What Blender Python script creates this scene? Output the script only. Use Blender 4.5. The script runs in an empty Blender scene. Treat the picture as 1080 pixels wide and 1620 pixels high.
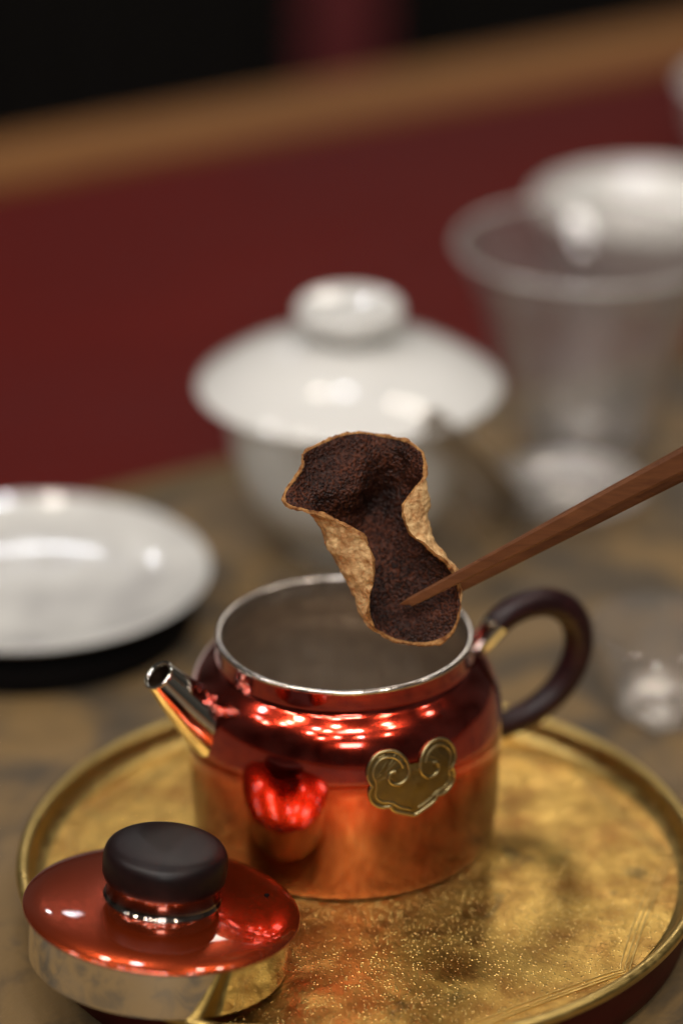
import bpy, bmesh, math, random
import numpy as np
from mathutils import Vector, Matrix
R = math.radians
rnd = random.Random(7)
scene = bpy.context.scene

# ------------------------------------------------------------------ camera
cam_d = bpy.data.cameras.new("camera")
cam = bpy.data.objects.new("camera", cam_d)
scene.collection.objects.link(cam)
cam.location = (-0.0008, -0.70621, 0.42780)
cam.rotation_euler = (R(90 - 24.8), 0, 0)
cam_d.sensor_fit = 'VERTICAL'
cam_d.sensor_height = 36.0
cam_d.sensor_width = 24.0
cam_d.lens = 110.0
cam_d.clip_start = 0.05
cam_d.clip_end = 50
cam_d.dof.use_dof = True
cam_d.dof.focus_distance = 0.752
cam_d.dof.aperture_fstop = 3.7
scene.camera = cam

# ------------------------------------------------------------------ world: dim interior air light
w = bpy.data.worlds.new("World"); scene.world = w; w.use_nodes = True
nt = w.node_tree
bg = nt.nodes["Background"]
tc = nt.nodes.new("ShaderNodeTexCoord")
nz = nt.nodes.new("ShaderNodeTexNoise"); nz.inputs["Scale"].default_value = 1.3; nz.inputs["Detail"].default_value = 2
mpw = nt.nodes.new("ShaderNodeMapping"); mpw.inputs["Scale"].default_value = (2.2, 2.2, .6)
cr = nt.nodes.new("ShaderNodeValToRGB")
cr.color_ramp.elements[0].position = .35; cr.color_ramp.elements[0].color = (.05, .044, .036, 1)
cr.color_ramp.elements[1].position = .70; cr.color_ramp.elements[1].color = (.30, .27, .23, 1)
nt.links.new(tc.outputs["Generated"], mpw.inputs[0])
nt.links.new(mpw.outputs[0], nz.inputs["Vector"])
nt.links.new(nz.outputs["Fac"], cr.inputs[0])
nt.links.new(cr.outputs[0], bg.inputs["Color"])
bg.inputs["Strength"].default_value = 0.24

# ------------------------------------------------------------------ ceiling lamps and an added front fill
def lamp(name, loc, power, radius, col, shape='DISK', size_y=None, aim=None):
    d = bpy.data.lights.new(name, 'AREA'); d.shape = shape
    d.size = radius * 2
    if size_y: d.size_y = size_y
    d.energy = power; d.color = col
    o = bpy.data.objects.new(name, d); o.location = loc
    if aim is not None:
        o.rotation_euler = (Vector(aim) - Vector(loc)).to_track_quat('-Z', 'Y').to_euler()
    scene.collection.objects.link(o)
    return o
WARM = (1.0, .90, .78); COOL = (.92, .93, 1.0)
spots = [(-.36, 1.10), (-.05, 1.10), (.62, .75), (.92, .75), (-1.2, .45), (-1.45, .30), (-1.0, -.35), (-1.25, -.50),
         (-.75, -.20), (-.55, -.75), (-.35, -.95), (-.85, -1.25), (-.15, -.55), (.10, -.90), (.28, -.90), (.75, -.45),
         (.95, -.70), (-1.9, -.1), (-1.9, -.45), (1.6, .2), (-.2, -1.7), (.45, -1.7), (-.7, -1.9), (1.2, -1.5)]
for i, (x, y) in enumerate(spots):
    lamp("ceiling_spot", (x, y, 2.05), 3.0 if y < -.1 else 1.9, .06, COOL if i % 4 == 1 else WARM, aim=(x * .4, y * .4, 0))
# more distant fittings further down the room
for (x, y, z, p, r_) in [(.33, 3.35, 2.05, 6, .26), (-.48, 3.5, 2.0, .5, .05), (-.85, 3.7, 2.1, .6, .05), (-.10, 4.5, 2.1, 1.2, .06)]:
    lamp("ceiling_spot", (x, y, z), p, r_, COOL if x < 0 else WARM, aim=(0, 0, 0))
lamp("front_fill", (.25, -2.9, 1.75), 17.0, .40, (1, .96, .91), 'RECTANGLE', .5, aim=(0, .05, .05))  # added fill from behind the camera, lifts the bowl and peel
lamp("ceiling_panel", (.15, -1.2, 2.4), 5.0, .30, (1, .95, .92), 'RECTANGLE', .16, aim=(0, 0, 0))

vs = scene.view_settings
vs.view_transform = 'Standard'; vs.look = 'None'; vs.exposure = 0.0; vs.gamma = 1.0
vs.use_curve_mapping = False
scene.render.engine = 'CYCLES'
cy = scene.cycles
cy.use_denoising = True
cy.max_bounces = 14; cy.transmission_bounces = 12; cy.glossy_bounces = 6; cy.diffuse_bounces = 4
cy.caustics_reflective = True; cy.caustics_refractive = False
cy.sample_clamp_indirect = 6.0; cy.blur_glossy = 0.1

# ------------------------------------------------------------------ helpers
def mesh_obj(name, verts, faces, mat, parent=None, smooth=True, loc=(0, 0, 0), sharp=38):
    me = bpy.data.meshes.new(name)
    me.from_pydata([tuple(map(float, v)) for v in verts], [], faces)
    me.validate()
    bm = bmesh.new(); bm.from_mesh(me)
    bmesh.ops.recalc_face_normals(bm, faces=bm.faces)
    bm.to_mesh(me); bm.free()
    if smooth:
        me.polygons.foreach_set("use_smooth", [True] * len(me.polygons))
        if sharp: me.set_sharp_from_angle(angle=R(sharp))
    me.materials.append(mat)
    o = bpy.data.objects.new(name, me); o.location = loc
    scene.collection.objects.link(o)
    if parent: o.parent = parent
    return o

def empty(name, loc, rot=(0, 0, 0)):
    o = bpy.data.objects.new(name, None); o.empty_display_size = .01
    o.location = loc; o.rotation_euler = rot
    scene.collection.objects.link(o); return o

def tag(o, label, cat, group=None):
    o["label"] = label; o["category"] = cat
    if group: o["group"] = group
    return o

def spline(pts, n):
    """natural cubic through pts (chord-length parametrised), n samples"""
    P = np.array(pts, float)
    d = np.r_[0, np.cumsum(np.linalg.norm(np.diff(P, axis=0), axis=1) ** .7 + 1e-9)]
    return ncs(d / d[-1], P, np.linspace(0, 1, n))

def ncs(t, P, s):
    n = len(t); h = np.diff(t)
    A = np.zeros((n, n)); B = np.zeros_like(P)
    A[0, 0] = A[-1, -1] = 1
    for i in range(1, n - 1):
        A[i, i - 1] = h[i - 1]; A[i, i] = 2 * (h[i - 1] + h[i]); A[i, i + 1] = h[i]
        B[i] = 6 * ((P[i + 1] - P[i]) / h[i] - (P[i] - P[i - 1]) / h[i - 1])
    M = np.linalg.solve(A, B)
    k = np.clip(np.searchsorted(t, s, side='right') - 1, 0, n - 2)
    a = (t[k + 1] - s)[:, None]; b = (s - t[k])[:, None]; H = h[k][:, None]
    return (M[k] * a ** 3 + M[k + 1] * b ** 3) / (6 * H) + (P[k] / H - M[k] * H / 6) * a + (P[k + 1] / H - M[k + 1] * H / 6) * b

def lathe(name, prof, mat, parent=None, seg=128, loc=(0, 0, 0), closed=False, fr=None):
    """prof in mm (r,z). fr(theta,r,z)->(r,z) optional"""
    V, Fc = [], []
    ring = []
    for r, z in prof:
        if r < 1e-6:
            ring.append([len(V)]); V.append((0, 0, z * .001)); continue
        idx = []
        for k in range(seg):
            a = 2 * math.pi * k / seg
            rr, zz = (r, z) if fr is None else fr(a, r, z)
            idx.append(len(V)); V.append((rr * .001 * math.cos(a), rr * .001 * math.sin(a), zz * .001))
        ring.append(idx)
    pairs = list(zip(ring[:-1], ring[1:]))
    if closed: pairs.append((ring[-1], ring[0]))
    for A, B in pairs:
        for k in range(seg):
            k2 = (k + 1) % seg
            if len(A) == 1 and len(B) == 1: continue
            if len(A) == 1: Fc.append((A[0], B[k2], B[k]))
            elif len(B) == 1: Fc.append((A[k], A[k2], B[0]))
            else: Fc.append((A[k], A[k2], B[k2], B[k]))
    return mesh_obj(name, V, Fc, mat, parent, True, loc)

def tube(name, path, radii, mat, parent=None, seg=16, closed=False, flat=1.0, cap=True, smooth=True, up=(0, 0, 1)):
    P = np.array(path, float); n = len(P)
    rr = np.full(n, radii) if np.isscalar(radii) else np.array(radii, float)
    T = np.gradient(P, axis=0) if not closed else (np.roll(P, -1, 0) - np.roll(P, 1, 0))
    T /= np.linalg.norm(T, axis=1)[:, None] + 1e-12
    nrm = np.cross(T[0], up)
    if np.linalg.norm(nrm) < 1e-4: nrm = np.cross(T[0], (1, 0, 0))
    nrm /= np.linalg.norm(nrm)
    V, Fc = [], []
    for i in range(n):
        nrm = nrm - T[i] * (nrm @ T[i]); nrm /= np.linalg.norm(nrm)
        b = np.cross(T[i], nrm)
        for k in range(seg):
            a = 2 * math.pi * k / seg
            V.append(P[i] + rr[i] * (math.cos(a) * nrm + math.sin(a) * b * flat))
    m = n if closed else n - 1
    for i in range(m):
        j = (i + 1) % n
        for k in range(seg):
            k2 = (k + 1) % seg
            Fc.append((i * seg + k, i * seg + k2, j * seg + k2, j * seg + k))
    if cap and not closed:
        Fc.append(tuple(range(seg - 1, -1, -1))); Fc.append(tuple((n - 1) * seg + k for k in range(seg)))
    return mesh_obj(name, V, Fc, mat, parent, smooth)

def box(name, x0, x1, y0, y1, z0, z1, mat, parent=None, bev=.001):
    bm = bmesh.new()
    bmesh.ops.create_cube(bm, size=1, matrix=Matrix.Translation(((x0 + x1) / 2, (y0 + y1) / 2, (z0 + z1) / 2)) @ Matrix.Diagonal((x1 - x0, y1 - y0, z1 - z0, 1)))
    if bev: bmesh.ops.bevel(bm, geom=bm.edges[:], offset=bev, segments=2, affect='EDGES')
    me = bpy.data.meshes.new(name); bm.to_mesh(me); bm.free(); me.materials.append(mat)
    o = bpy.data.objects.new(name, me); scene.collection.objects.link(o)
    if parent: o.parent = parent
    return o

# ------------------------------------------------------------------ materials
class M:
    def __init__(s, name):
        s.m = bpy.data.materials.new(name); s.m.use_nodes = True
        s.nt = s.m.node_tree; s.b = s.nt.nodes["Principled BSDF"]
        s.tc = s.nt.nodes.new("ShaderNodeTexCoord")
    def set(s, **k):
        for a, v in k.items():
            a = a.replace('_', ' ')
            a = {'Coat Weight': 'Coat Weight', 'IOR': 'IOR'}.get(a, a)
            s.b.inputs[a].default_value = v
        return s
    def node(s, t, **k):
        n = s.nt.nodes.new(t)
        for a, v in k.items():
            if a in n.inputs: n.inputs[a].default_value = v
            else: setattr(n, a, v)
        return n
    def link(s, a, b): s.nt.links.new(a, b)
    def noise(s, scale, detail=3, rough=.5, scl=None, dist=0):
        n = s.node("ShaderNodeTexNoise"); n.inputs["Scale"].default_value = scale
        n.inputs["Detail"].default_value = detail; n.inputs["Roughness"].default_value = rough
        n.inputs["Distortion"].default_value = dist
        if scl:
            mp = s.node("ShaderNodeMapping"); mp.inputs["Scale"].default_value = scl
            s.link(s.tc.outputs["Object"], mp.inputs[0]); s.link(mp.outputs[0], n.inputs["Vector"])
        else: s.link(s.tc.outputs["Object"], n.inputs["Vector"])
        return n.outputs["Fac"]
    def voro(s, scale, feature='F1', rand=1):
        n = s.node("ShaderNodeTexVoronoi"); n.feature = feature; n.inputs["Scale"].default_value = scale
        n.inputs["Randomness"].default_value = rand
        s.link(s.tc.outputs["Object"], n.inputs["Vector"]); return n
    def ramp(s, fac, stops):
        n = s.node("ShaderNodeValToRGB"); e = n.color_ramp.elements
        while len(e) < len(stops): e.new(.5)
        for q, (p, c) in zip(e, stops):
            q.position = p; q.color = (*c, 1) if not np.isscalar(c) else (c, c, c, 1)
        s.link(fac, n.inputs[0]); return n.outputs[0]
    def mix(s, fac, a, b, mode='MIX'):
        n = s.node("ShaderNodeMix"); n.data_type = 'RGBA'; n.blend_type = mode
        for v, i in ((fac, 0), (a, 6), (b, 7)):
            if hasattr(v, 'is_linked') or hasattr(v, 'links'): s.link(v, n.inputs[i])
            elif np.isscalar(v): n.inputs[i].default_value = v
            else: n.inputs[i].default_value = (*v, 1)
        return n.outputs[2]
    def math(s, op, a, b=0.0, clamp=False):
        n = s.node("ShaderNodeMath"); n.operation = op; n.use_clamp = clamp
        for v, i in ((a, 0), (b, 1)):
            if hasattr(v, 'links'): s.link(v, n.inputs[i])
            else: n.inputs[i].default_value = v
        return n.outputs[0]
    def col(s, o): s.link(o, s.b.inputs["Base Color"]); return s
    def rough(s, o): s.link(o, s.b.inputs["Roughness"]); return s
    def bump(s, h, dist, strength=1.0, coat=False):
        n = s.node("ShaderNodeBump"); n.inputs["Distance"].default_value = dist; n.inputs["Strength"].default_value = strength
        s.link(h, n.inputs["Height"])
        if s.b.inputs["Normal"].links: s.link(s.b.inputs["Normal"].links[0].from_socket, n.inputs["Normal"])
        s.link(n.outputs[0], s.b.inputs["Normal"])
        if coat: s.link(n.outputs[0], s.b.inputs["Coat Normal"])
        return s

# red lacquer over metal
def lacquer(name, top, bot, z0, z1, rough=.16, wav=.0006, metal=1.0, grime=.22, clean=False, amp=.55):
    m = M(name).set(Metallic=metal, Roughness=rough, Coat_Weight=1.0, Coat_Roughness=.035, Coat_IOR=1.65)
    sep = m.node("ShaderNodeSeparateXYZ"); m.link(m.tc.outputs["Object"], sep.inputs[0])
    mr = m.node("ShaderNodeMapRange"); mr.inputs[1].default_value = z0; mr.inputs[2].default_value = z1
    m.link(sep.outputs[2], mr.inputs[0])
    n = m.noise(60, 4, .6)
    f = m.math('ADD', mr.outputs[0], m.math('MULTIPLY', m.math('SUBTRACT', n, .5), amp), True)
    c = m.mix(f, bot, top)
    st = m.noise(420, 3, .6, (1, 1, .12))
    c = m.mix(m.ramp(st, [(.35, .0), (.75, grime)]), c, (.10, .015, .008))
    m.col(c)
    if not clean:
        m.rough(m.ramp(m.noise(240, 4, .6), [(.3, rough * .8), (.8, rough * 1.5)]))
        m.bump(m.noise(900, 2, .5), .000010, 1.0)
    m.bump(m.noise(55, 2, .4), wav, 1.0)
    return m.m
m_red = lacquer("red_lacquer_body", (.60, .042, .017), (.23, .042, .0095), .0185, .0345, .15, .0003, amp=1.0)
m_redlid = lacquer("red_lacquer_lid", (.52, .060, .009), (.52, .060, .009), 0, 1, .25, .00003, .9, .05, True)

def metal(name, col, rough, wav=0., wscale=60, var=.3, brush=None, vs_=180):
    m = M(name).set(Metallic=1.0, Roughness=rough)
    n = m.noise(vs_, 4, .55)
    m.col(m.mix(m.ramp(n, [(.3, 0.), (.75, var)]), col, tuple(c * .45 for c in col)))
    m.rough(m.ramp(m.noise(350, 4, .6), [(.3, rough * .7), (.8, min(1, rough * 1.6))]))
    if wav: m.bump(m.noise(wscale, 2, .4), wav)
    if brush: m.bump(m.noise(900, 3, .6, (1, 1, .05)), brush)
    return m.m
m_silver = metal("polished_silver", (.80, .77, .70), .05, .00003, 70, .06, None, 60)
m_rim = metal("dull_silver_rim", (.78, .71, .65), .20, 0, 60, .3, None, 90)
m_collar = metal("dark_silver_collar", (.34, .28, .25), .08, 0, 60, .3, None, 90)
m_bore = metal("dark_brown_bore", (.12, .075, .05), .5, 0, 60, .4, None, 90)  # bore is browner and much darker than the spout
mb = M("clean_silver_band").set(Metallic=1.0, Roughness=.07); mb.b.inputs["Base Color"].default_value = (.86, .82, .72, 1); mb.bump(mb.noise(900, 2, .5, (1, 1, .05)), .000004); m_band = mb.m
m_silver_in = metal("dull_silver_inside", (.52, .44, .36), .50, .0001, 80, .45)
m_gold_rim = metal("gilt_rim", (.70, .50, .17), .36, 0, 70, .5, None, 70)
m_emblem = metal("aged_brass", (.22, .165, .07), .42, .00004, 400, .5)
m_emblem_line = metal("aged_brass_ridge", (.40, .32, .16), .36, .00002, 500, .4)

# gold tray floor: foil with grain and tarnish
m = M("gold_foil").set(Metallic=1.0)
big = m.noise(38, 6, .65); med = m.noise(120, 5, .65, dist=.6)
c = m.mix(m.ramp(m.noise(70, 6, .7), [(.34, 0.), (.66, 1.)]), (.44, .21, .045), (.92, .61, .16))
c = m.mix(m.ramp(med, [(.58, 0.), (.74, .35)]), c, (.24, .15, .06))
dk = m.noise(46, 5, .7, dist=.4)
c = m.mix(m.ramp(dk, [(.62, 0.), (.72, .7)]), c, (.08, .075, .05))
v = m.voro(1080); grain = m.math("MULTIPLY", m.ramp(v.outputs["Distance"], [(.10, 1.), (.36, 0.)]), m.ramp(v.outputs["Color"], [(.12, 0.), (.45, 1.)]))
patch = m.ramp(m.noise(62, 4, .6), [(.33, 0.), (.50, 1.)])
gm = m.math('MULTIPLY', grain, patch)
c = m.mix(m.math('MULTIPLY', gm, .8), c, (.98, .74, .30))
m.col(c)
m.rough(m.mix(gm, m.ramp(med, [(.3, .30), (.7, .50)]), (.16, .16, .16)))
m.bump(big, .0016, .6); m.bump(m.noise(150, 4, .6), .00060, .7); m.bump(gm, .00030, .9)
m_goldfloor = m.m

# dark red outer lacquer of tray
m = M("tray_lacquer").set(Roughness=.5, Specular_IOR_Level=.08)
m.col(m.mix(m.noise(70, 5, .6), (.045, .006, .004), (.085, .012, .008))); m_traylac = m.m

# dark wood knob & handle
def darkwood(name, a, b, rough, scl):
    m = M(name).set(Specular_IOR_Level=.3)
    g = m.noise(260, 6, .65, scl, .8)
    m.col(m.mix(m.ramp(g, [(.35, 0.), (.7, 1.)]), a, b))
    m.rough(m.ramp(m.noise(90, 3, .5), [(.3, rough * .95), (.75, rough * 1.08)]))
    m.bump(g, .000005, .5); return m.m
m_knob = darkwood("ebony", (.006, .0026, .003), (.015, .0055, .0055), .40, (1, .15, 1))
m_handle = darkwood("dark_purple_wood", (.012, .0040, .0048), (.032, .0085, .0095), .36, (.3, 1, 1))
m_tongs = darkwood("reddish_bamboo", (.095, .032, .012), (.185, .068, .025), .46, (.05, 1, 1))

# porcelain
def porcelain(name, col, speck=.12, bmp=.00006):
    m = M(name).set(Roughness=.12, Coat_Weight=.5, Coat_Roughness=.03)
    m.b.inputs["Subsurface Weight"].default_value = 0.0
    m.col(m.mix(m.ramp(m.noise(45, 4, .6), [(.4, 0.), (.75, speck)]), col, (.36, .35, .35)))
    m.bump(m.noise(70, 2, .5), bmp); return m.m
m_porc = porcelain("white_porcelain", (.76, .755, .73))
m_porc_light = porcelain("lightened_porcelain", (.86, .86, .82), .12)  # lighter than the lid: bounce light under its overhang put into the colour
m_plate = porcelain("patterned_porcelain", (.69, .685, .655), .8, .0005)

def glass(name, film, tint=(.95, .94, .93)):
    m = M(name); m.nt.nodes.remove(m.b)
    tr = m.node("ShaderNodeBsdfTransparent"); tr.inputs[0].default_value = (*tint, 1)
    gl = m.node("ShaderNodeBsdfGlossy"); gl.inputs["Roughness"].default_value = .03
    df = m.node("ShaderNodeBsdfDiffuse"); df.inputs[0].default_value = (.93, .91, .89, 1)
    tl = m.node("ShaderNodeBsdfTranslucent"); tl.inputs[0].default_value = (.93, .91, .89, 1)
    lw = m.node("ShaderNodeLayerWeight"); lw.inputs[0].default_value = .5
    bn = m.node("ShaderNodeBump"); bn.inputs["Distance"].default_value = .0012
    m.link(m.noise(70, 2), bn.inputs["Height"]); m.link(bn.outputs[0], gl.inputs["Normal"]); m.link(bn.outputs[0], lw.inputs["Normal"])
    a1 = m.node("ShaderNodeMixShader"); a1.inputs[0].default_value = .5; m.link(df.outputs[0], a1.inputs[1]); m.link(tl.outputs[0], a1.inputs[2])
    a2 = m.node("ShaderNodeMixShader"); m.link(tr.outputs[0], a2.inputs[1]); m.link(a1.outputs[0], a2.inputs[2])
    fl_ = m.ramp(m.noise(60, 4, .6), [(.3, film * .6), (.75, film * 1.5)]); m.link(fl_, a2.inputs[0])
    a3 = m.node("ShaderNodeMixShader"); m.link(m.math("ADD", m.math("MULTIPLY", m.math("POWER", lw.outputs[1], 2.6), .75), .11), a3.inputs[0]); m.link(a2.outputs[0], a3.inputs[1]); m.link(gl.outputs[0], a3.inputs[2])
    m.link(a3.outputs[0], m.nt.nodes["Material Output"].inputs[0])
    return m.m
m_glass = glass("clear_glass", .10)
m_glassrim = glass("glass_edge", .62)
m_frost = glass("frosted_glass", .34)

# tabletop
m = M("red_tabletop").set(Roughness=.6, Specular_IOR_Level=.02)
g = m.noise(9, 5, .6, (1, 6, 1))
m.col(m.mix(m.ramp(m.noise(4.5, 3, .5), [(.4, 0.), (.65, .55)]), m.mix(g, (.080, .0078, .0062), (.112, .0112, .0088)), (.070, .0125, .0125))); m.rough(m.ramp(m.noise(30, 4), [(.3, .36), (.8, .5)])); m_table = m.m
m = M("brown_wood_edge").set(Roughness=.5, Specular_IOR_Level=.1)
g = m.noise(24, 6, .65, (.2, 3, 1), .7)
m.col(m.mix(m.ramp(g, [(.3, 0.), (.7, 1.)]), (.14, .058, .018), (.32, .145, .045))); m_edge = m.m
# brocade mat
m = M("brocade").set(Roughness=.62)
a = m.noise(26, 4, .6, dist=.8); b2 = m.noise(17, 3, .55)
c = m.mix(m.ramp(a, [(.40, 0.), (.56, 1.)]), (.055, .036, .015), (.185, .108, .030))
c = m.mix(m.ramp(b2, [(.50, 0.), (.75, .5)]), c, (.115, .092, .066))
c = m.mix(m.ramp(m.noise(33, 3, .5, dist=1.5), [(.62, 0.), (.72, .4)]), c, (.03, .028, .026))
wv = m.node("ShaderNodeTexWave"); wv.inputs["Scale"].default_value = 420; m.link(m.tc.outputs["Object"], wv.inputs["Vector"])
c = m.mix(m.math('MULTIPLY', wv.outputs["Fac"], .08), c, (.05, .035, .02))
m.col(c); m.bump(m.noise(700, 3), .0003, .6)
m.b.inputs["Sheen Weight"].default_value = .2; m_mat = m.m
m = M("gold_border").set(Roughness=.45, Metallic=.4)
m.col(m.mix(m.noise(120, 3), (.10, .06, .02), (.22, .14, .04))); m_matborder = m.m
m = M("dark_floor").set(Roughness=.7); m.col(m.mix(m.noise(3, 4), (.006, .006, .006), (.014, .012, .011))); m_floor = m.m
m = M("dark_slat_wood").set(Roughness=.7, Specular_IOR_Level=.1); m.col(m.mix(m.noise(12, 4, .6, (4, 4, .4)), (.004, .0036, .003), (.012, .010, .009))); m_slat = m.m
m = M("dark_red_cloth").set(Roughness=.85); m.col(m.mix(m.noise(20, 3), (.08, .006, .008), (.14, .012, .014))); m_redcloth = m.m
m = M("shade_black").set(Roughness=.6, Specular_IOR_Level=.06); m.col(m.mix(m.noise(50, 3), (.002, .002, .002), (.006, .005, .005))); m_black = m.m  # near-black for the vent hole and the imitated shade under the saucer

# ------------------------------------------------------------------ setting: floor, screen, table, mat
fl = mesh_obj("floor", [(-4, -3, -.76), (4, -3, -.76), (4, 5, -.76), (-4, 5, -.76)], [(0, 1, 2, 3)], m_floor, smooth=False)
fl["kind"] = "structure"

TROT = (0, 0, R(31))
table = empty("table", (0, 0, -.76), TROT)
tag(table, "dark red table with a brown wooden edge strip, carrying everything", "table")
zt = .76
box("top_panel", -.62, .75, -.30, .5445, zt - .03, zt - .0022, m_table, table, .0005)
box("edge_strip", -.69, .82, .545, .603, zt - .035, zt + .0005, m_edge, table, .004)
box("edge_strip", -.69, .82, -.367, -.3005, zt - .035, zt + .0005, m_edge, table, .004)
box("edge_strip", -.69, -.6205, -.3003, .5448, zt - .035, zt + .0003, m_edge, table, .004)
box("edge_strip", .7505, .82, -.3003, .5448, zt - .035, zt + .0003, m_edge, table, .004)
for sx in (-.64, .77):
    for sy in (-.33, .57):
        box("leg", sx - .03, sx + .03, sy - .03, sy + .03, 0, zt - .0352, m_edge, table, .003)

mat = empty("tea_mat", (0, 0, -.002), TROT)
tag(mat, "brown and grey patterned brocade mat lying under the tea things", "mat")
box("cloth", -.50, .60, -.26, .232, 0, .002, m_mat, mat, .0004)
box("border", -.50, .60, .2322, .244, 0, .0022, m_matborder, mat, .0004)

scr = empty("slatted_screen", (0, 1.75, -.76))
tag(scr, "dark upright slatted screen in the gloom beyond the table", "screen")
box("panel", -.75, .75, .02, .035, 0, 1.0, m_slat, scr, .002)
for k in range(30):
    x = -.725 + k * .05
    box("slat", x - .016, x + .016, .0, .019, .02, .98, m_slat, scr, .003)
V = []; Fc = []
nx = 40
for i in range(nx + 1):
    x = -.032 + .062 * i / nx
    y = .008 * math.sin(i * .75) + .004 * math.sin(i * 1.9 + 1)
    V += [(x, y, 0), (x * .9, y * .6, .62)]
for i in range(nx): Fc.append((2 * i, 2 * i + 2, 2 * i + 3, 2 * i + 1))
rc = mesh_obj("red_cloth", V, Fc, m_redcloth, loc=(0, 1.70, -.70))
so = rc.modifiers.new("thick", 'SOLIDIFY'); so.thickness = .003
tag(rc, "dark red cloth hanging in front of the dark screen", "cloth")

# ------------------------------------------------------------------ gold tray
TX, TY = .0041, -.0228
tray = empty("round_tray", (TX, TY, .0002))
tag(tray, "round gold tray with dark red outside, holding the red teapot", "tray")
RT = 86.0
lathe("outer_wall", [(0, 0), (79, 0), (81.3, .4), (83.0, 2.5), (84.3, 8), (85.4, 13.6), (86.0, 15.0)], m_traylac, tray, 192)
lathe("rim", [tuple(p) for p in spline([(85.6, 14.4), (86.5, 15.4), (86.9, 16.6), (86.5, 17.5), (85.6, 17.9), (84.4, 17.7), (83.6, 17.0), (83.4, 16.2), (84.0, 15.2), (84.9, 14.5)], 30)],
      m_gold_rim, tray, 256, closed=True)
lathe("inner_wall", [(83.8, 16.4), (83.3, 15.2), (82.7, 13.6), (81.6, 12.3), (80.0, 11.75)], m_gold_rim, tray, 192)
# floor with shallow relief
Vv = [(0, 0, .01172)]; Ff = []
nr, ns = 100, 540
NP = 9
def scallop(a):
    return 80.2 - 6.0 * abs(math.sin((a + .64) * NP / 2)) ** .75
for i in range(1, nr + 1):
    r = 80.0 * i / nr
    for k in range(ns):
        a = 2 * math.pi * k / ns
        s = r - scallop(a)
        z = 11.72 + .35 / (1 + math.exp(-s / .5)) * 1
        Vv.append((r * .001 * math.cos(a), r * .001 * math.sin(a), z * .001))
for k in range(ns): Ff.append((0, 1 + k, 1 + (k + 1) % ns))
for i in range(nr - 1):
    for k in range(ns):
        k2 = (k + 1) % ns; o1 = 1 + i * ns; o2 = o1 + ns
        Ff.append((o1 + k, o2 + k, o2 + k2, o1 + k2))
mesh_obj("tray_floor", Vv, Ff, m_goldfloor, tray)
for j in range(3):
    pth = []
    for k in range(720):
        a = 2 * math.pi * k / 720
        r = scallop(a) - .1 - 1.3 * j
        pth.append((r * .001 * math.cos(a), r * .001 * math.sin(a), .01176 + (.00022 if j == 0 else 0)))
    tube("engraved_ridge", pth, .00024 - .00003 * j, m_gold_rim, tray, 6, closed=True)

# ------------------------------------------------------------------ teapot
AX = R(25)                                    # spout-handle axis
pot = empty("teapot", (0, 0, .01215), (0, 0, AX))
tag(pot, "open red lacquered metal teapot with silver spout standing on the gold tray", "teapot")
H = 56.0
outer = spline([(38.0, 0.15), (38.7, .9), (39.2, 4), (39.8, 14), (40.25, 25), (40.38, 33), (39.7, 39.5), (38.2, 43.9), (35.8, 47.0), (33.6, 48.7), (32.7, 49.5), (32.35, 50.6), (32.3, 55.2)], 80)
pr_out = [(0, .5), (30, .5), (36.5, .3)] + [tuple(p) for p in outer]
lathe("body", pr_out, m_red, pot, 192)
lathe("rim", [(31.9 + .85 * math.cos(q), 55.4 + .7 * math.sin(q)) for q in np.linspace(0, 2 * math.pi, 14, False)], m_rim, pot, 192, closed=True)
inner = spline([(31.1, 55.3), (31.0, 51), (33.0, 47), (37.0, 41), (38.4, 33), (38.2, 14), (37.2, 5), (34, 2.2), (25, 1.6)], 50)
lathe("inner_wall", [tuple(p) for p in inner] + [(0, 1.5)], m_silver_in, pot, 160)
# spout along -X local
sp = spline([(-35.0, 0, 36.0), (-40.2, 0, 41.6), (-45.4, 0, 48.0), (-50.6, 0, 54.6)], 40)
tt = np.linspace(0, 1, 40)
rad = 4.15 + 4.0 * (1 - tt) ** 1.05
spout = tube("spout", sp * .001, rad * .001, m_silver, pot, 48, cap=False, up=(0, 1, 0))
tipdir = sp[-1] - sp[-2]; tipdir /= np.linalg.norm(tipdir)
tp = sp[-1]
ringp = []
e1 = np.cross(tipdir, (0, 1, 0)); e1 /= np.linalg.norm(e1); e2 = np.cross(tipdir, e1)
for k in range(48):
    a = 2 * math.pi * k / 48
    ringp.append((tp + 3.75 * (math.cos(a) * e1 + math.sin(a) * e2)) * .001)
tube("spout_lip", ringp, .00052, m_silver, spout, 12, closed=True)
tube("spout_bore", [(tp + tipdir * .1) * .001, (tp - tipdir * 5) * .001, (tp - tipdir * 12) * .001], [.0036, .0033, .0031], m_bore, spout, 32, up=(0, 1, 0), cap=False)
# handle along +X local
hp = spline([(40.4, 0, 45.6), (44.0, 0, 49.4), (50.0, 0, 52.2), (58.5, 0, 52.0), (65.2, 0, 47.4), (68.0, 0, 40.0), (66.4, 0, 31.5), (61.0, 0, 24.4), (53.0, 0, 20.0), (45.5, 0, 18.6), (40.0, 0, 18.6)], 90)
t9 = np.linspace(0, 1, 90)
hr = 3.5 + .45 * np.sin(t9 * math.pi)
hd = tube("handle", hp[5:] * .001, hr[5:] * .001, m_handle, pot, 32, up=(0, 1, 0))
tube("ferrule", spline([(36.6, 0, 42.4), (38.8, 0, 44.2), tuple(hp[3]), tuple(hp[6])], 14) * .001, np.linspace(.0027, .0037, 14), m_silver, hd, 32, up=(0, 1, 0))
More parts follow.
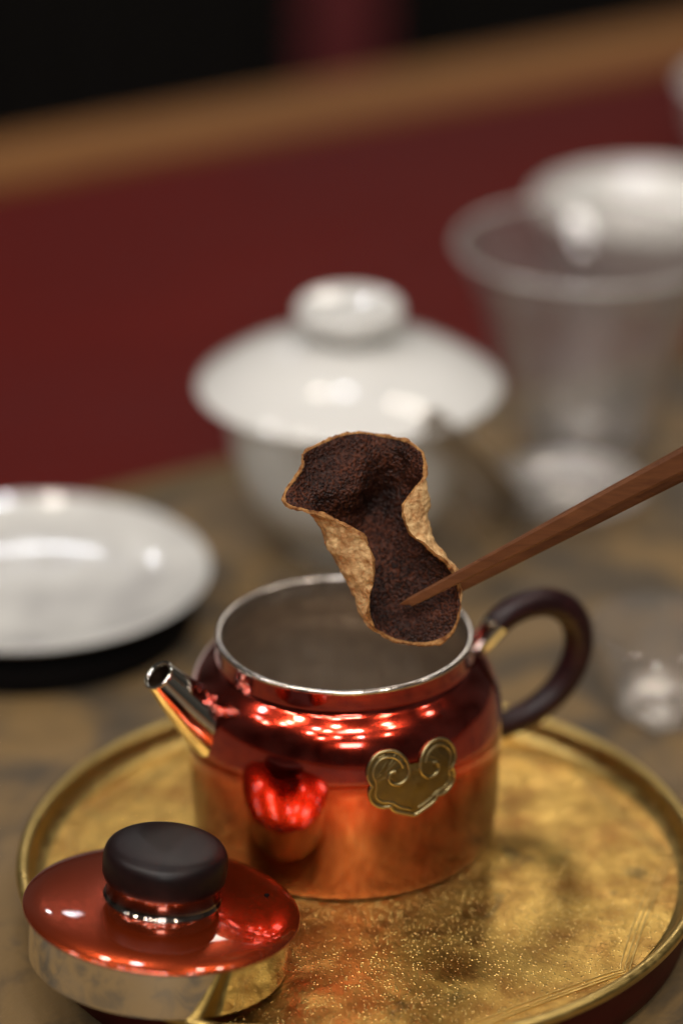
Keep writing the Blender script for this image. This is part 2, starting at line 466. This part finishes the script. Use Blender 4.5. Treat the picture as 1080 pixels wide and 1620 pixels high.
# cloud emblem on the front, local azimuth -90 deg
def conf(s, t, h):       # arc mm, height mm above foot, proud mm -> local point
    a = -math.pi / 2 + s / 40.3
    zz = t
    i = int(np.argmin(abs(outer[:, 1] - zz))); r = outer[i, 0] + h
    return np.array((r * math.cos(a), r * math.sin(a), zz)) * .001
half = [(0, -9.6), (2.2, -8.7), (4.6, -7.6), (5.9, -6.6), (6.2, -5.7)]
half2 = [(6.2, -5.7), (8.4, -5.7), (10.6, -4.3), (11.6, -2.1), (11.3, -.2), (10.8, .5)]
half3 = [(10.8, .5), (12.0, 2.9), (11.6, 6.0), (9.3, 8.5), (6.2, 9.0), (3.3, 7.6), (1.7, 4.9), (1.7, 2.2), (3.2, .4), (5.3, .2), (6.7, 1.6), (6.3, 3.4), (5.0, 3.6)]
arm = np.vstack([spline(half, 18)[:-1], spline(half2, 18)[:-1], spline(half3, 60)])
EC = 33.6
plate_pts = [p for p in arm if True]
stop = next(i for i in range(40, len(arm)) if arm[i, 0] < 4.5 and arm[i, 1] < 1.3)
pl = np.vstack([arm[:stop], [(1.6, .2), (0, .0)]])
poly = np.vstack([pl, (pl[::-1] * (-1, 1))[1:-1]])
bm = bmesh.new()
N = len(poly)
# fill polygon by fine grid test
def inside(x, y):
    c = False; j = N - 1
    for i in range(N):
        if (poly[i, 1] > y) != (poly[j, 1] > y) and x < (poly[j, 0] - poly[i, 0]) * (y - poly[i, 1]) / (poly[j, 1] - poly[i, 1]) + poly[i, 0]: c = not c
        j = i
    return c
flat_v = [bm.verts.new((x, y, 0)) for x, y in poly]
face = bm.faces.new(flat_v)
bmesh.ops.triangulate(bm, faces=[face])
bmesh.ops.subdivide_edges(bm, edges=[e for e in bm.edges if e.calc_length() > 1.5], cuts=3, use_grid_fill=False)
bmesh.ops.triangulate(bm, faces=bm.faces[:])
res = bmesh.ops.extrude_face_region(bm, geom=bm.faces[:])
for g in res['geom']:
    if isinstance(g, bmesh.types.BMVert): g.co.z = .55
for v in bm.verts:
    h = v.co.z - .15
    v.co = Vector(conf(v.co.x, v.co.y + EC, h))
bmesh.ops.recalc_face_normals(bm, faces=bm.faces)
me = bpy.data.meshes.new("emblem"); bm.to_mesh(me); bm.free(); me.materials.append(m_emblem)
emb = bpy.data.objects.new("emblem", me); scene.collection.objects.link(emb); emb.parent = pot
emb["label"] = "aged brass cloud-shaped emblem with two scrolls"
for s in (1, -1):
    tube("emblem_ridge", [conf(s * x, y + EC, .42) for x, y in arm], .00046, m_emblem_line, emb, 10)
    # parallel inner ridge
    tg = np.gradient(arm, axis=0); tg /= np.linalg.norm(tg, axis=1)[:, None] + 1e-9
    nrm = np.stack([-tg[:, 1], tg[:, 0]], 1)
    inn = arm + nrm * 1.4
    k0, k1 = 3, 70
    inn = inn[k0:k1]
    ker = np.ones(5) / 5
    sm = np.stack([np.convolve(np.pad(inn[:, c], 2, mode='edge'), ker, 'valid') for c in (0, 1)], 1)
    tube("emblem_ridge", [conf(s * x, y + EC, .42) for x, y in sm], .00036, m_emblem_line, emb, 8)

# ------------------------------------------------------------------ teapot lid
dirx, diry = -.725, -.688
tilt = R(7.2)
lid = empty("teapot_cover", (-.0448, -.0692, .0161))
axis = Vector((-diry, dirx, 0)); axis = Vector((diry, -dirx, 0)).normalized()
lid.rotation_mode = 'QUATERNION'
from mathutils import Quaternion
q = Quaternion(axis, tilt)
if (q @ Vector((dirx, diry, 0))).z < 0: q = Quaternion(axis, -tilt)
lid.rotation_quaternion = q
tag(lid, "red lacquered teapot lid with black knob, propped on the tray rim", "lid")
lathe("flange", [(30.6, 0), (31.0, .1), (31.15, .6), (31.15, 13.2), (30.3, 13.2), (30.2, .2)], m_band, lid, 192, closed=True)
lidp = spline([(0, 16.6), (8, 16.5), (16, 16.1), (22, 15.55), (27, 14.9), (30.5, 14.15), (32.5, 13.4), (33.1, 12.9), (33.0, 12.5), (32.3, 12.3), (31.2, 12.3)], 70)
lidp[0] = (0, 16.6)
plate = lathe("plate", [(max(0, a), b) for a, b in lidp] + [(20, 12.2), (0, 12.2)], m_redlid, lid, 192)
lathe("vent_hole", [(0, .5), (.55, .5), (.62, .2), (.6, -.1), (0, -.2)], m_black, plate, 20, loc=(.0248, .0062, .01505))
collar = spline([(12.8, 15.7), (14.0, 15.95), (14.2, 16.25), (13.9, 16.6), (13.55, 17.0), (13.5, 20.6), (13.8, 21.3)], 24)
knob = lathe("knob", [tuple(p) for p in spline([(13.0, 20.9), (14.1, 21.1), (14.65, 21.9), (14.85, 24.0), (14.8, 26.4), (14.3, 28.2), (13.2, 29.3), (11.2, 29.85), (7, 30.15), (1, 30.25)], 50)] + [(0, 30.25)], m_knob, lid, 128)
lathe("collar", [tuple(p) for p in collar], m_collar, knob, 128)

# ------------------------------------------------------------------ dried peel
PXS = .155e-3
P0 = Vector(cam.location)
cf = Vector((0, math.cos(R(24.8)), -math.sin(R(24.8)))); cu = Vector((0, math.sin(R(24.8)), math.cos(R(24.8))))
peel = empty("dried_peel", (.0085, -.0143, .1005), (R(90 - 24.8), 0, 0))
tag(peel, "curled piece of dried citrus peel, dark brown inside, held over the teapot", "peel")
OX, OY = 600, 860
rows = [
 [(478,726,30),(488,717,24),(518,701,10),(570,689,0),(615,696,-2),(648,705,8),(668,722,24)],
 [(472,756,40),(482,752,28),(515,744,14),(570,738,12),(620,741,-14),(655,747,8),(671,752,34)],
 [(453,803,58),(483,798,40),(520,790,28),(570,784,2),(612,786,-40),(673,786,16),(655,780,52)],
 [(542,830,76),(510,836,42),(522,846,-2),(565,838,-30),(622,836,-34),(673,824,18),(635,810,60)],
 [(583,872,84),(537,890,44),(546,900,-4),(598,886,-28),(650,876,-18),(681,856,18),(646,845,58)],
 [(590,922,70),(562,944,34),(570,946,-2),(626,930,-16),(680,908,-6),(706,890,16),(690,886,44)],
 [(582,964,44),(572,978,20),(590,980,-4),(645,972,-8),(702,946,0),(724,928,14),(717,915,30)],
 [(588,994,30),(602,1009,16),(622,1019,8),(656,1026,8),(691,1024,10),(717,1002,14),(728,962,20)],
]
G = np.array(rows, float)
G[..., 0] -= OX; G[..., 1] = OY - G[..., 1]
nu, nv = 230, 210
mid = np.zeros((8, nv, 3))
for i in range(8):
    mid[i] = ncs(np.array([0, .12, .27, .5, .73, .88, 1]), G[i], np.linspace(0, 1, nv))
S = np.zeros((nu, nv, 3))
tr = np.array([0, .13, .29, .45, .60, .76, .90, 1])
for j in range(nv):
    S[:, j] = ncs(tr, mid[:, j], np.linspace(0, 1, nu))
S *= PXS
def normals(S):
    du = np.gradient(S, axis=0); dv = np.gradient(S, axis=1)
    n = np.cross(dv, du); n /= np.linalg.norm(n, axis=2)[..., None] + 1e-15
    return n
n0 = normals(S)
if n0[nu // 2, nv // 2, 2] < 0: n0 = -n0
from mathutils import noise as mn
def fbm(P, sc, oc=3):
    out = np.zeros(P.shape[:2])
    for i in range(P.shape[0]):
        for j in range(P.shape[1]):
            out[i, j] = mn.fractal(Vector(P[i, j] * sc), .7, 2.0, oc)
    return out
def cell(P, sc):
    out = np.zeros(P.shape[:2])
    for i in range(P.shape[0]):
        for j in range(P.shape[1]):
            d, _ = mn.voronoi(Vector(P[i, j] * sc)); out[i, j] = d[0]
    return out
lump = fbm(S, 130, 3); fine = fbm(S + .5, 900, 2); pore = cell(S, 1350)
uu = np.linspace(0, 1, nu)[:, None]; vv = np.linspace(0, 1, nv)[None, :]
edge = np.minimum(np.minimum(uu, 1 - uu) * 34 + 0 * vv, np.minimum(vv, 1 - vv) * 34 + 0 * uu)   # ~mm from the border
# ragged border: shift in-plane near the edge
rag = fbm(S + 2.0, 260, 3)
S = S + n0 * (lump * .00060)[..., None]
th = .00034 + .00026 * (rag + .3)
front = S + n0 * (th + np.clip(pore, 0, .6) * .00042 + fine * .00010)[..., None]
wr = fbm(S + 5.0, 420, 4)
back = S - n0 * (th + wr * .00030 + np.abs(fbm(S + 9, 230, 2)) * .0004)[..., None]
lip = np.exp(-(edge / .8) ** 2)
front -= n0 * (lip * .0003)[..., None]
def grid_faces(i0, i1, j0, j1, off=0, W=nv):
    return [(off + i * W + j, off + i * W + j + 1, off + (i + 1) * W + j + 1, off + (i + 1) * W + j) for i in range(i0, i1) for j in range(j0, j1)]
mg = 2
m = M("dark_peel_inside").set(Roughness=.5, Specular_IOR_Level=.25)
v = m.voro(1500); nn = m.noise(140, 4, .6)
c = m.mix(m.ramp(nn, [(.35, 0.), (.68, 1.)]), (.004, .0013, .0012), (.030, .0085, .005))
big = m.ramp(m.noise(75, 3, .6), [(.38, .25), (.62, 1.)])
c = m.mix(m.math('MULTIPLY', m.ramp(v.outputs["Distance"], [(.34, .0), (.75, .95)]), big), c, (.115, .032, .014))
m.col(c); m.bump(v.outputs["Distance"], .0005, .9); m.bump(m.noise(2600, 3), .0001, .8)
m.rough(m.ramp(nn, [(.3, .42), (.8, .65)])); m_peel_d = m.m
m = M("tan_peel_pith").set(Roughness=.72)
nn = m.noise(300, 6, .7, dist=.5); n2 = m.noise(120, 4, .6)
c = m.mix(m.ramp(nn, [(.34, 0.), (.62, 1.)]), (.42, .165, .042), (.84, .56, .26))
c = m.mix(m.ramp(n2, [(.55, 0.), (.72, .7)]), c, (.42, .20, .075))
c = m.mix(m.ramp(m.noise(520, 4, .7), [(.62, 0.), (.72, .7)]), c, (.17, .060, .022))
m.col(c); m.bump(nn, .0007, .9); m.bump(m.noise(1500, 4, .65), .0002, .9)
m.b.inputs["Subsurface Weight"].default_value = .0
m_peel_t = m.m
fv = front.reshape(-1, 3)
skin = mesh_obj("dark_face", fv, grid_faces(mg, nu - 1 - mg, mg, nv - 1 - mg), m_peel_d, peel, sharp=0)
# pith: back sheet + rounded border ring + front lip margin
bv = back.reshape(-1, 3)
verts = np.vstack([bv, fv - n0.reshape(-1, 3) * .00002])
F2 = grid_faces(0, nu - 1, 0, nv - 1, 0)
off = nu * nv
mk = mg + 1
for f in grid_faces(0, nu - 1, 0, nv - 1, off):
    i, j = divmod(f[0] - off, nv)
    if i < mk or i >= nu - 1 - mk or j < mk or j >= nv - 1 - mk: F2.append(f)
bd = [(0, j) for j in range(nv)] + [(i, nv - 1) for i in range(1, nu)] + [(nu - 1, j) for j in range(nv - 2, -1, -1)] + [(i, 0) for i in range(nu - 2, 0, -1)]
# bulged middle strip
du = np.gradient(S, axis=0); dv = np.gradient(S, axis=1)
mids = []
for (i, j) in bd:
    o = np.zeros(3)
    if i == 0: o -= du[i, j] / (np.linalg.norm(du[i, j]) + 1e-12)
    if i == nu - 1: o += du[i, j] / (np.linalg.norm(du[i, j]) + 1e-12)
    if j == 0: o -= dv[i, j] / (np.linalg.norm(dv[i, j]) + 1e-12)
    if j == nv - 1: o += dv[i, j] / (np.linalg.norm(dv[i, j]) + 1e-12)
    mids.append(S[i, j] + o / np.linalg.norm(o) * (.00012 + .00095 * rag[i, j]))
base = len(verts); verts = np.vstack([verts, mids]); nb = len(bd)
for k in range(nb):
    k2 = (k + 1) % nb
    a, b = bd[k][0] * nv + bd[k][1], bd[k2][0] * nv + bd[k2][1]
    F2.append((a, b, base + k2, base + k)); F2.append((base + k, base + k2, off + b, off + a))
nback = (nu - 1) * (nv - 1)
pith = mesh_obj("tan_face", bv, F2[:nback], m_peel_t, peel, sharp=0)
m = M("browned_edge").set(Roughness=.75, Specular_IOR_Level=.2)
nn = m.noise(420, 5, .7)
c = m.mix(m.ramp(nn, [(.35, 0.), (.66, 1.)]), (.16, .050, .014), (.52, .27, .095))
m.col(c); m.bump(m.noise(1300, 4, .6), .0003, .9)
used = sorted({i for f in F2[nback:] for i in f}); ix = {o_: n_ for n_, o_ in enumerate(used)}
mesh_obj("browned_edge", verts[used], [tuple(ix[i] for i in f) for f in F2[nback:]], m.m, peel, sharp=0)

# ------------------------------------------------------------------ wooden tongs holding the peel
tongs = empty("wooden_tongs", tuple(peel.location), (R(90 - 24.8), 0, 0))
tag(tongs, "reddish brown wooden tongs reaching in from the right, gripping the peel", "tongs")
def arm_mesh(name, a, b, wa, wb, ta, tb, roll=0.0, sl=0.0):
    a = np.array(a, float); b = np.array(b, float)
    a[:2] = (a[0] - OX, OY - a[1]); b[:2] = (b[0] - OX, OY - b[1])
    a *= PXS; b *= PXS
    d = (b - a) / np.linalg.norm(b - a)
    up = np.array((0, 1, 0)); up = up - d * (up @ d); up /= np.linalg.norm(up)
    sd = np.cross(d, up)
    up2 = up * math.cos(roll) + sd * math.sin(roll); sd2 = -up * math.sin(roll) + sd * math.cos(roll)
    V = []; Fc = []
    n = 24
    c = .28
    sh = [(-1 + c, -1), (1 - c, -1), (1, -1 + c), (1, 1 - c), (1 - c, 1), (-1 + c, 1), (-1, 1 - c), (-1, -1 + c)]
    for i in range(n + 1):
        t = (i / n) ** 1.6
        w = wa + (wb - wa) * t; h = ta + (tb - ta) * t
        if i == 0: w *= .75; h *= .6
        for (x, y) in sh:
            skew = -sl * x * w if i == 0 else 0
            V.append(a + (b - a) * t + d * skew + up2 * x * w / 2 + sd2 * y * h / 2)
    for i in range(n):
        for k in range(8):
            k2 = (k + 1) % 8
            Fc.append((i * 8 + k, i * 8 + k2, i * 8 + 8 + k2, i * 8 + 8 + k))
    Fc.append(tuple(range(7, -1, -1))); Fc.append(tuple(n * 8 + k for k in range(8)))
    o = mesh_obj(name, V, Fc, m_tongs, tongs, smooth=False)
    return o
arm_mesh("arm", (641, 961, 13), (1620, 438, 300), .0022, .0100, .0011, .0040, roll=.35, sl=.8)
arm_mesh("arm", (688, 955, -16), (1640, 440, 262), .0021, .0094, .0011, .0040, roll=.35, sl=.8)
jp = lambda x, y, z: np.array(((x - OX) * PXS, (OY - y) * PXS, z * PXS))
arm_mesh("joint", (1560, 472, 270), (1760, 365, 330), .0118, .0118, .0125, .0125, roll=.35)

# ------------------------------------------------------------------ gaiwan
gw = empty("lidded_bowl", (.0017, .2000, .0002))
tag(gw, "white porcelain lidded tea bowl standing behind the red teapot", "tea bowl")
lathe("bowl", [(0, 2.5), (17, 2.5), (18, 0), (21, 0), (21.5, 4.5), (28, 9), (34, 20), (37.5, 34), (39.5, 46), (41.2, 53), (40.4, 53.2), (38.5, 46), (36, 33), (32, 20), (26, 10), (14, 6.5), (0, 6)], m_porc_light, gw, 96)
ld = lathe("lid", [tuple(p) for p in spline([(47.2, 52.6), (47.7, 53.1), (47.2, 54.0), (42, 57.8), (35, 61.8), (26, 65.2), (18, 67.2), (12.5, 68.2)], 40)] + [(10.2, 69.0), (10.0, 70.6), (11.5, 71.6), (0, 71.6)], m_porc, gw, 96)
lathe("lid_underside", [(47.2, 52.7), (42, 55.4), (30, 61.5), (0, 66)], m_porc, ld, 96)
lathe("knob", [tuple(p) for p in spline([(10.0, 70.4), (12.0, 71.4), (15.6, 74.0), (16.9, 77.0), (16.5, 79.4), (15.0, 80.6), (13.2, 80.4), (9, 79.6), (0, 79.2)], 40)][:-1] + [(0, 79.2)], m_porc, ld, 96)

# ------------------------------------------------------------------ saucer over an added black disc that imitates its shade
st = lathe("saucer_shade_disc", [(0, 0), (49, 0), (49.5, .6), (49.5, 7.8), (48.8, 8.5), (0, 8.5)], m_black, None, 96, loc=(-.0945, .1410, .0002))
tag(st, "added low black disc imitating the shade under the white saucer", "shade disc")
sc_ = lathe("white_saucer", [(0, 1.6), (29, 1.6), (30, 0), (32, 0), (33, 1.4), (44, 3.2), (51, 5.4), (53.9, 7.2), (54.2, 7.9), (53.5, 8.2), (50, 6.7), (43, 4.8), (33, 3.6), (20, 3.0), (0, 2.9)], m_plate, None, 128, loc=(-.0945, .1425, .0089))
tag(sc_, "white porcelain saucer at the left, over a black shade disc", "saucer")

# ------------------------------------------------------------------ glassware and bowls behind
def glasscup(name, loc, prof, label, cat):
    o = empty(name, loc); tag(o, label, cat)
    lathe("bowl", prof, m_glass, o, 96)
    rr, zz = max(prof, key=lambda p: p[1])
    lathe("rim", [(rr + 1.0 * math.cos(q), zz - .5 + 1.0 * math.sin(q)) for q in np.linspace(0, 2 * math.pi, 10, False)], m_glassrim, o, 96, closed=True) if cat == "pitcher" else None
    r0 = prof[1][0]
    lathe("base", [(0, .4), (r0 * .9, .4), (r0 * .96, 1.6), (r0 * .85, 3.2), (0, 3.4)], m_glass, o, 64)
    return o
glasscup("glass_pitcher", (.0820, .2764, .0002),
         [(0, 0), (21, 0), (23, .8), (24, 3), (29, 24), (35, 45), (40, 60), (44.5, 70), (45.2, 72), (44.5, 72.6), (43.4, 72), (42.5, 69), (38, 59), (33, 45), (27, 24), (22, 8), (19, 6), (0, 5.5)],
         "tall clear glass pitcher flaring upward, beside the white lidded bowl", "pitcher")
glasscup("glass_cup", (.0905, .0850, .0002),
         [(0, 0), (13, 0), (14.5, .8), (18, 10), (20.5, 20), (21.8, 26), (21.3, 26.4), (20.6, 26), (19, 20), (16.3, 10.5), (13, 4.5), (0, 4)],
         "small clear glass cup at the right edge behind the tray", "cup")
gd = lathe("glass_dish", [(0, 0), (14, 0), (15, 1), (20, 3), (24.5, 7.5), (25.2, 8.6), (24.4, 9), (23.5, 8.3), (19, 4.8), (12, 3.2), (0, 3)], m_frost, None, 96, loc=(.0735, .2230, .0002))
tag(gd, "shallow pale glass dish in front of the tall glass pitcher", "dish")
wb = lathe("white_bowl", [(0, 2.5), (17, 2.5), (18, 0), (20, 0), (21, 3), (30, 11), (38, 22), (43, 34), (43.6, 35.2), (42.8, 35.4), (41.5, 33.5), (36, 22), (28, 12.5), (14, 7), (0, 6.5)], m_porc, None, 96, loc=(.1165, .4330, -.002))
tag(wb, "white porcelain bowl on the red tabletop behind the glass pitcher", "bowl")
wc = lathe("white_cup", [(0, 2.5), (13, 2.5), (14, 0), (16, 0), (17, 3), (24, 12), (29, 26), (31, 38), (31.5, 39), (30.8, 39.2), (29.8, 38), (27.5, 26), (22, 13), (12, 7), (0, 6.5)], m_porc, None, 96, loc=(.1760, .5750, -.002))
tag(wc, "white cup cut off by the upper right picture edge", "cup")

# tea scoop leaning beside the bowl
V, Fc = [], []
a = np.array((.0245, .1560, .0625)); b = np.array((.0540, .2150, .0030))
pa = spline([a, a * .66 + b * .34 + (0, -.001, .001), a * .33 + b * .67 + (0, -.002, .002), b], 24)
d = b - a; d /= np.linalg.norm(d); sdv = np.cross(d, (0, -1, .3)); sdv /= np.linalg.norm(sdv); nv_ = np.cross(sdv, d)
for i, p in enumerate(pa):
    wdt = .0040 + .0050 * (i / 23) ** 1.5
    for k in range(9):
        q_ = (k / 8 - .5) * 2.4
        V.append(p + wdt * (math.sin(q_) * sdv + (1 - math.cos(q_)) * nv_))
for i in range(23):
    for k in range(8): Fc.append((i * 9 + k, i * 9 + k + 1, i * 9 + 10 + k, i * 9 + 9 + k))
sco = mesh_obj("tea_scoop", V, Fc, metal("brushed_steel", (.78, .74, .68), .38, 0, 60, .2))
so = sco.modifiers.new("thick", 'SOLIDIFY'); so.thickness = .0007
tag(sco, "silvery tea scoop leaning against the right side of the white lidded bowl", "scoop")
